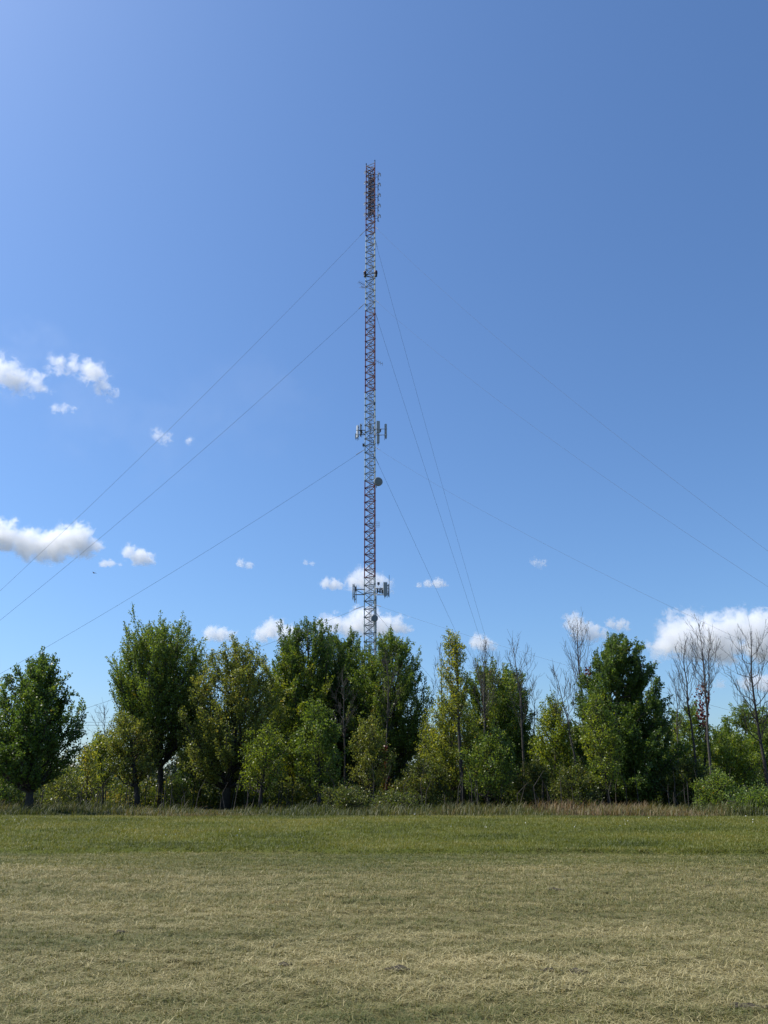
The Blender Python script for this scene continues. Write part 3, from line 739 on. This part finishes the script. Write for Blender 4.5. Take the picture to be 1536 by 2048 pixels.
T('bare_tree', 'bare tree with long twigs above the dark maple right of centre', G2, 1052, 53, 1032, 1268, 1440, 80, 'vase', None, 16, 1, 1.4, seed=25, r0=0.096)
T('bare_tree', 'bare treetop just left of the slender tree', G2, 895, 56, 880, 1292, 1430, 55, 'vase', None, 12, 1, 1.3, seed=26, r0=0.072)
T('bare_tree', 'small bare tree in the gap left of the light green tree', G2, 1063, 58, 1068, 1358, 1470, 60, 'vase', None, 10, 1, 1.1, seed=27, r0=0.048)
# --- right
T('broadleaf_tree', 'light green round-topped tree left of the big dark tree', G1, 1110, 52, 1104, 1392, 1570, 92, 'dome', 'lime', 30, 1.0, .8, 0.131, seed=28, r0=.1)
T('young_tree', 'yellow-green tree in front of the big dark tree at right', G1, 1217, 46, 1190, 1385, 1574, 92, 'oval', 'lime', 28, .75, .7, 0.123, seed=29, r0=.08, tintbias=-.06)
T('maple_tree', 'big dark cone-shaped tree at right with thick shaded foot', G1, 1245, 52, 1234, 1252, 1614, 190, 'bigcone', 'dark', 70, 1.45, .9, 0.139, stems=2, seed=30, r0=.2, skew=.05)
T('bare_tree', 'bare many-twigged tree at the left flank of the big dark tree', G2, 1180, 55, 1158, 1232, 1420, 110, 'vase', None, 22, 1, 1.5, seed=31, r0=0.104)
T('bare_tree', 'leaning bare tree spreading left over the light green tree', G2, 1165, 50, 1110, 1330, 1450, 80, 'vase', None, 12, 1, 1.2, seed=32, r0=0.064)
T('bare_tree', 'tall bare tree with pale straight trunk at right, in front of the big cloud', G2, 1427, 48, 1392, 1240, 1400, 75, 'vase', None, 18, 1, 1.6, seed=33, r0=0.088)
T('bare_tree', 'dark bare tree beside the pale-trunked bare tree, forking leftwards', G2, 1398, 50, 1368, 1275, 1420, 75, 'vase', None, 16, 1, 1.5, seed=34, r0=0.088, bark=BARK)
T('bare_tree', 'thin bare tree rising with the pale trunk and bearing red creeper', G2, 1408, 52, 1420, 1262, 1400, 50, 'vase', None, 12, 1, 1.5, seed=35, r0=0.080, bark=BARK)
T('bare_tree', 'small bare tree between the big dark tree and the tall bare trees', G2, 1362, 56, 1346, 1345, 1460, 60, 'vase', None, 12, 1, 1.2, seed=36, r0=0.056)
T('bare_tree', 'large dark bare tree at the right frame edge', G2, 1538, 50, 1494, 1250, 1440, 130, 'vase', None, 24, 1, 1.3, seed=37, r0=0.120, bark=BARK)
T('broadleaf_tree', 'grey-green rounded tree behind the tall bare trees', G1, 1372, 60, 1378, 1400, 1570, 110, 'dome', 'maple', 28, .85, .7, 0.148, seed=38)
T('broadleaf_tree', 'leafy tree at the right frame edge under the bare branches', G1, 1500, 57, 1495, 1405, 1570, 150, 'dome', 'maple', 36, .95, .7, 0.148, seed=39)
T('broadleaf_tree', 'low thicket of green leaves between bare trees and right edge', G1, 1455, 52, 1455, 1465, 1584, 130, 'dome', 'lime', 32, .95, .5, 0.131, seed=40, r0=.08, tintbias=-.2)
T('shrub', 'bright leafy bush low in front of the tall bare trees', G3, 1430, 43, 1435, 1548, 1622, 90, 'dome', 'maple', 22, 1.0, .5, 0.107, seed=41, r0=.04, cat='shrub')
T('shrub', 'bright green bush on the bank in the right corner of the wood edge', G3, 1515, 37, 1520, 1588, 1640, 130, 'dome', 'maple', 26, .9, .4, 0.098, seed=42, r0=.03, cat='shrub', tintbias=-.1)
T('shrub', 'dark thicket at the foot of the tall bare trees', G3, 1375, 50, 1375, 1520, 1625, 110, 'dome', 'shrub', 26, 1.1, .5, 0.131, seed=43, r0=.05, cat='shrub')
T('shrub', 'dark brown-green bush at the left foot of the big dark tree', G3, 1150, 46, 1150, 1535, 1622, 100, 'dome', 'shrub', 24, 1.0, .5, 0.115, seed=44, r0=.05, cat='shrub')
T('shrub', 'dark bush between the broad maple and the light green tree', G3, 1070, 50, 1070, 1520, 1620, 90, 'dome', 'shrub', 24, 1.0, .5, 0.123, seed=45, r0=.05, cat='shrub')
T('shrub', 'dark bush left of the slender tree foot', G3, 850, 50, 850, 1520, 1620, 100, 'dome', 'shrub', 24, 1.0, .5, 0.123, seed=46, r0=.05, cat='shrub')
T('shrub', 'small weedy bush at the foot of the spiky maple by the mast', G3, 790, 40, 790, 1590, 1640, 100, 'dome', 'shrub', 18, .9, .4, 0.098, seed=47, r0=.03, cat='shrub')
T('shrub', 'dark bush below the central clump of trees', G3, 690, 44, 690, 1578, 1632, 110, 'dome', 'shrub', 18, .9, .4, 0.098, seed=48, r0=.03, cat='shrub')
T('shrub', 'brown tinged bush beneath the dark left maple', G3, 125, 46, 128, 1540, 1615, 80, 'dome', 'olive', 16, .7, .5, 0.115, seed=49, r0=.03, cat='shrub')
T('shrub', 'leafy bush at the left frame edge behind the dark maple trunk', G3, 8, 47, 10, 1500, 1620, 90, 'dome', 'maple', 22, .9, .5, 0.115, seed=50, r0=.04, cat='shrub')
T('shrub', 'yellowish bush right of the tall maple trunk', G3, 352, 52, 355, 1565, 1612, 60, 'dome', 'yellow', 14, .8, .5, 0.115, seed=51, r0=.03, cat='shrub')
vine(54.6, 772, 1490, 1580, 6, 170, 'red creeper on the grey trunk in front of the mast foot', 1)
vine(51.6, 1406, 1372, 1450, 15, 260, 'red creeper high on the thin bare tree at right', 2)
vine(54.5, 1177, 1335, 1375, 8, 160, 'red creeper on the bare tree beside the big dark tree', 3)

# far wood behind: reads as one mass
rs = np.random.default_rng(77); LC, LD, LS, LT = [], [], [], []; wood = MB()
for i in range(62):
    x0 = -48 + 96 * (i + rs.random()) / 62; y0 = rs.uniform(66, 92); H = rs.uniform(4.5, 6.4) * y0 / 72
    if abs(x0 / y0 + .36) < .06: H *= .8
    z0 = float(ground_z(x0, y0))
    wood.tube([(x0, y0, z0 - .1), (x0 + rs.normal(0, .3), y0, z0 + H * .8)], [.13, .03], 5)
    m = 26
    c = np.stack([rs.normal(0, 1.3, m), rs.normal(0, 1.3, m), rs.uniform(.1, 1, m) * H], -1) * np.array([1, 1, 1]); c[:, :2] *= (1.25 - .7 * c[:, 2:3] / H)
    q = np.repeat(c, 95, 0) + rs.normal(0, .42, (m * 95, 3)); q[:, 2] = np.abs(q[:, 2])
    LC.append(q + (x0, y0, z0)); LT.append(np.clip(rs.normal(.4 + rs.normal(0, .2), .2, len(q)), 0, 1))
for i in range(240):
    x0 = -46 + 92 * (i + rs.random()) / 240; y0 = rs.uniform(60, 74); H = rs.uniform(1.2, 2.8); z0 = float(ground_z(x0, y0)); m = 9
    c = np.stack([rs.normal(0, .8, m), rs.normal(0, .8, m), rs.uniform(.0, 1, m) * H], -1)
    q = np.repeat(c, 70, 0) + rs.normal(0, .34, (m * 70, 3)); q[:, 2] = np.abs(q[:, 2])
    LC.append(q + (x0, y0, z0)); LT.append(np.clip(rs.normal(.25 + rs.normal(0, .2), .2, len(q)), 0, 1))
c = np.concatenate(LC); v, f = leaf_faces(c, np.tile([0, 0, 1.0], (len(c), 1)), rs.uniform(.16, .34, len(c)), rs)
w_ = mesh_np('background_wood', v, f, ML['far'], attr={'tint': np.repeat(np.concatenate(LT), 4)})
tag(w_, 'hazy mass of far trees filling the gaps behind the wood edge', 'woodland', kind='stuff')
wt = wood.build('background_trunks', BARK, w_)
wt['kind'] = 'stuff'
# dim undergrowth of thin stems between the trees
st = MB()
for i in range(520):
    x0 = rs.uniform(-32, 34); y0 = rs.uniform(44, 64); h = rs.uniform(.8, 2.6); z0 = float(ground_z(x0, y0))
    st.tube([(x0, y0, z0 - .05), (x0 + rs.normal(0, .12), y0, z0 + h * .6), (x0 + rs.normal(0, .3), y0, z0 + h)], [.03, .02, .008], 4, cap=False)
LC, LT = [], []
for i in range(340):
    x0 = rs.uniform(-34, 36); y0 = rs.uniform(53, 66); z0 = float(ground_z(x0, y0)); m = 8
    H = rs.uniform(.7, 2.4) * (.5 + 1.0 * float(fbm(np.array([x0 * .22, y0 * .1, 5.0]), 2)))
    c = np.stack([rs.normal(0, .6, m), rs.normal(0, .6, m), rs.uniform(.0, 1, m) * H], -1)
    q = np.repeat(c, 60, 0) + rs.normal(0, .3, (m * 60, 3)); q[:, 2] = np.abs(q[:, 2])
    LC.append(q + (x0, y0, z0)); LT.append(np.clip(rs.normal(.35 + rs.normal(0, .2), .2, len(q)), 0, 1))
c = np.concatenate(LC); v, f = leaf_faces(c, np.tile([0, 0, 1.0], (len(c), 1)), rs.uniform(.1, .2, len(c)), rs)
ug = tag(mesh_np('undergrowth', v, f, ML['shrub'], attr={'tint': np.repeat(np.concatenate(LT), 4)}), 'dark tangle of low leaves and thin stems in the shade under the trees', 'undergrowth', kind='stuff')
st.build('undergrowth_stems', BARK, ug)['kind'] = 'stuff'

# two wires of a distant power line and a bird
for k, (py, lab) in enumerate([(1444, 'upper of two thin power lines behind the trees at left'), (1450, 'lower of two thin power lines behind the trees at left')]):
    a, b = P(60, py, 130), P(300, py + 1, 130); o = a.copy(); mb = MB()
    mb.tube([Vector((-60, 0, -.2)), Vector((0, 0, 0)), b - a, b - a + Vector((80, 0, .3))], .025, 5)
    g = mb.build('power_line', WIRE); g.location = o; tag(g, lab, 'power line', 'power lines behind the trees')
bird = MB()
bird.lathe([(.01, -.3), (.07, -.15), (.1, 0), (.07, .17), (.05, .24), (.01, .3)], 10, Matrix.Rotation(pi / 2, 4, 'Y'))
bird.add([(-.1, 0, .03), (.12, 0, .03), (.1, .35, .16), (-.06, .7, .08), (-.1, .35, .14), (-.1, 0, .0), (.12, 0, .0), (.1, .35, .13), (-.06, .7, .06), (-.1, .35, .11)], [(0, 1, 2, 4), (4, 2, 3), (6, 5, 9, 7), (7, 9, 8), (1, 6, 7, 2), (2, 7, 8, 3), (4, 3, 8, 9), (0, 4, 9, 5)])
bird.add([(-.1, 0, .03), (.12, 0, .03), (.1, -.35, .16), (-.06, -.7, .08), (-.1, -.35, .14), (-.1, 0, .0), (.12, 0, .0), (.1, -.35, .13), (-.06, -.7, .06), (-.1, -.35, .11)], [(1, 0, 4, 2), (2, 4, 3), (5, 6, 7, 9), (9, 7, 8), (6, 1, 2, 7), (7, 2, 3, 8), (3, 4, 9, 8), (4, 0, 5, 9)])
bird.box((-.35, 0, .0), (.18, .14, .02))
b_ = bird.build('bird', FEATHER); b_.location = P(188, 1146, 150); b_.rotation_euler = (0, R(-8), R(160)); tag(b_, 'tiny dark bird flying below the left clouds', 'bird')

# ------------------------------------------------------------------ clouds: real volumes on a deck about a kilometre up
cy.volume_step_rate = .35
def cloud_mat(balls, zflat, r, dens, edge, amp, nscale, flat):
    """vapour density from soft balls whose outline is broken up by noise; flat base at zflat"""
    m, t, out = nt('cloud_vapour')
    def M_(op, a, b=None, clamp=False):
        n = N(t, 'ShaderNodeMath', operation=op); n.use_clamp = clamp
        for i, q in enumerate((a, b)):
            if q is None: continue
            if isinstance(q, (int, float)): n.inputs[i].default_value = q
            else: t.links.new(q, n.inputs[i])
        return n.outputs[0]
    tc = N(t, 'ShaderNodeTexCoord'); f = None
    for c, br in balls:
        d = N(t, 'ShaderNodeVectorMath', operation='DISTANCE'); t.links.new(tc.outputs['Object'], d.inputs[0]); d.inputs[1].default_value = c
        v = M_('SUBTRACT', 1.0, M_('DIVIDE', d.outputs['Value'], br))
        v = M_('MULTIPLY', v, br / r)
        f = v if f is None else M_('MAXIMUM', f, v)
    no = N(t, 'ShaderNodeTexNoise', inp={'Scale': nscale, 'Detail': 7.0, 'Roughness': .66, 'Distortion': .4}); t.links.new(tc.outputs['Object'], no.inputs['Vector'])
    f = M_('ADD', f, M_('MULTIPLY', M_('SUBTRACT', no.outputs['Fac'], .53), amp))
    if flat:
        sp = N(t, 'ShaderNodeSeparateXYZ'); t.links.new(tc.outputs['Object'], sp.inputs[0])
        f = M_('SUBTRACT', f, M_('MULTIPLY', M_('MAXIMUM', M_('SUBTRACT', zflat, sp.outputs[2]), 0.0), .7 / r))
    mr = N(t, 'ShaderNodeMapRange', interpolation_type='SMOOTHSTEP', inp={'From Min': 0.0, 'From Max': edge, 'To Min': 0.0, 'To Max': dens}); t.links.new(f, mr.inputs[0])
    pv = N(t, 'ShaderNodeVolumePrincipled'); pv.inputs['Color'].default_value = (1, 1, 1, 1); pv.inputs['Anisotropy'].default_value = 0.3
    t.links.new(mr.outputs[0], pv.inputs['Density']); t.links.new(pv.outputs[0], out.inputs['Volume']); return m
def cloud(label, puffs, ybase, opac, seed, rough=1.0, hetero=2):
    """puffs: (px, py, rpx) circles on the photo; the cloud floats where its base height is about 1000 m"""
    u = (1024 - ybase) / FPX; el = PITCH + math.atan(u); depth = 1000 / tan(el)
    k = depth / (CP - u * SP) / FPX
    rs = random.Random(seed); wisp = hetero == 1
    o = P(sum(p[0] for p in puffs) / len(puffs), sum(p[1] for p in puffs) / len(puffs), depth)
    r = sum(p[2] for p in puffs) / len(puffs) * k
    balls = []
    for px, py, pr_ in puffs:
        c = P(px, py, depth) - o; c.y += rs.gauss(0, pr_ * k * .4); q = pr_ * k * 1.1
        balls.append((c, q * (1.4 if wisp else 1.14)))
        for j in range(0 if wisp else 2):
            d = Vector((rs.gauss(0, 1), rs.gauss(0, 1), abs(rs.gauss(0, .8)))).normalized()
            balls.append((c + d * q * rs.uniform(.6, .95), q * rs.uniform(.4, .65)))
    bm = bmesh.new()
    for c, q in balls:
        bmesh.ops.create_icosphere(bm, subdivisions=2, radius=q * 1.05 + r * (.75 if wisp else .42), matrix=Matrix.Translation(c))
    me = bpy.data.meshes.new('tmp'); bm.to_mesh(me); bm.free()
    t = bpy.data.objects.new('tmp', me); COL.objects.link(t)
    md = t.modifiers.new('r', 'REMESH'); md.mode = 'VOXEL'; md.voxel_size = max(r * .2, 1.5)
    dg = bpy.context.evaluated_depsgraph_get()
    m2 = bpy.data.meshes.new_from_object(t.evaluated_get(dg)); bpy.data.objects.remove(t); bpy.data.meshes.remove(me)
    zflat = (P(puffs[0][0], ybase - 6, depth) - o).z
    m2.name = 'cloud'; m2.materials.clear()
    m2.materials.append(cloud_mat(balls, zflat, r, opac * (.5 if wisp else .42) / r, 1.2 if wisp else .6, 6.5 if wisp else 3.6, (.8 if wisp else 1.4) / r, not wisp))
    ob = bpy.data.objects.new('cloud', m2); COL.objects.link(ob); ob.location = o
    return tag(ob, label, 'cloud', 'clouds in the sky')
cloud('large white cumulus cloud at the left edge, under two guy wires', [(-20, 1062, 30), (18, 1075, 28), (55, 1085, 30), (95, 1090, 30), (130, 1085, 30), (158, 1080, 28), (178, 1098, 22), (120, 1110, 20)], 1130, 4, 1)
cloud('thin tail of cloud right of the large left cumulus', [(205, 1126, 9), (222, 1129, 9), (240, 1134, 6)], 1135, 1.2, 2)
cloud('compact cloud right of the large left cumulus', [(258, 1104, 14), (276, 1112, 17), (294, 1120, 14)], 1135, 2.4, 3)
cloud('broken cloud at the left edge, highest at that edge', [(-8, 742, 24), (20, 748, 22), (42, 762, 18), (68, 766, 17), (90, 772, 8)], 790, 1.58, 4, 1.5, 1)
cloud('ragged arc of cloud high at left, right of the broken one', [(120, 734, 16), (150, 735, 14), (175, 740, 17), (192, 752, 17), (205, 770, 14), (200, 784, 11), (217, 786, 11)], 800, 1.24, 5, 1.5, 1)
cloud('faint streak of cloud under the ragged arc', [(110, 816, 8), (130, 819, 8), (148, 820, 5)], 825, 0.68, 6, 1.4, 1)
cloud('wisp of cloud on the upper left guy wire', [(315, 868, 10), (330, 876, 9)], 890, 0.90, 7, 1.5, 1)
cloud('tiny wisp right of the wisp on the guy wire', [(378, 880, 6)], 890, 0.79, 8, 1.5, 1)
cloud('small flat cloud left of the mast, between left and centre', [(482, 1128, 9), (498, 1133, 9)], 1140, 1.1, 9, 1.2)
cloud('tiny cloud left of the mast above the small oval cloud', [(612, 1127, 6), (624, 1129, 6)], 1134, .7, 10, 1.2)
cloud('small oval cloud beside the lower antenna ring', [(652, 1168, 11), (668, 1171, 12), (680, 1174, 8)], 1184, 1.8, 11)
cloud('round cloud behind the lower antenna ring', [(712, 1165, 20), (730, 1163, 24), (752, 1165, 20), (768, 1172, 16)], 1192, 2.2, 12)
cloud('flat cloud with a peaked top right of the lower antenna ring', [(838, 1172, 7), (856, 1169, 9), (876, 1166, 11), (888, 1170, 7)], 1178, 1.2, 13, 1.2)
cloud('low cloud behind the gap right of the tall maple', [(422, 1266, 16), (440, 1268, 16), (458, 1274, 12)], 1285, 2.2, 14)
cloud('low cloud behind the olive tree top', [(525, 1268, 17), (550, 1262, 20), (575, 1268, 20), (595, 1276, 16)], 1290, 2.4, 15)
cloud('long low cloud behind the mast foot', [(648, 1250, 18), (672, 1248, 20), (700, 1254, 22), (730, 1245, 28), (765, 1252, 24), (792, 1252, 19), (806, 1262, 12)], 1290, 2.6, 16)
cloud('small cloud behind the twiggy treetop right of the slender tree', [(952, 1286, 15), (968, 1288, 16), (985, 1296, 10)], 1306, 1.8, 17)
cloud('faint smudge of cloud above the right trees', [(1070, 1123, 7), (1084, 1126, 7)], 1132, 0.68, 18, 1.3, 1)
cloud('cloud behind the bare tree beside the big dark tree', [(1145, 1246, 18), (1162, 1258, 20), (1185, 1266, 18), (1205, 1270, 12)], 1292, 2.2, 19)
cloud('small pale cloud above the big dark tree', [(1225, 1246, 9), (1240, 1250, 10), (1252, 1254, 7)], 1262, 1.35, 20, 1.2, 1)
cloud('huge bright cumulus cloud at the right edge behind the bare trees', [(1318, 1300, 18), (1345, 1285, 32), (1350, 1252, 26), (1385, 1262, 36), (1425, 1270, 38), (1465, 1258, 34), (1500, 1262, 36), (1540, 1270, 40), (1580, 1278, 36), (1410, 1290, 34), (1460, 1292, 34), (1370, 1295, 26), (1520, 1296, 32)], 1325, 4.5, 21)
cloud('low cloud near the right edge under the huge cumulus', [(1440, 1368, 10), (1490, 1368, 15), (1515, 1362, 18), (1545, 1366, 20)], 1385, 1.8, 22)
cloud('broad veil of very thin haze cloud left of the mast at middle height', [(130, 800, 70), (230, 830, 80), (330, 850, 85), (430, 830, 80), (520, 790, 70), (560, 840, 60)], 920, .035, 23, 1.5, 1)
cloud('faint thin cloud patch above the broken clouds near the left edge', [(40, 690, 40), (100, 700, 36), (20, 730, 50)], 790, .05, 24, 1.5, 1)
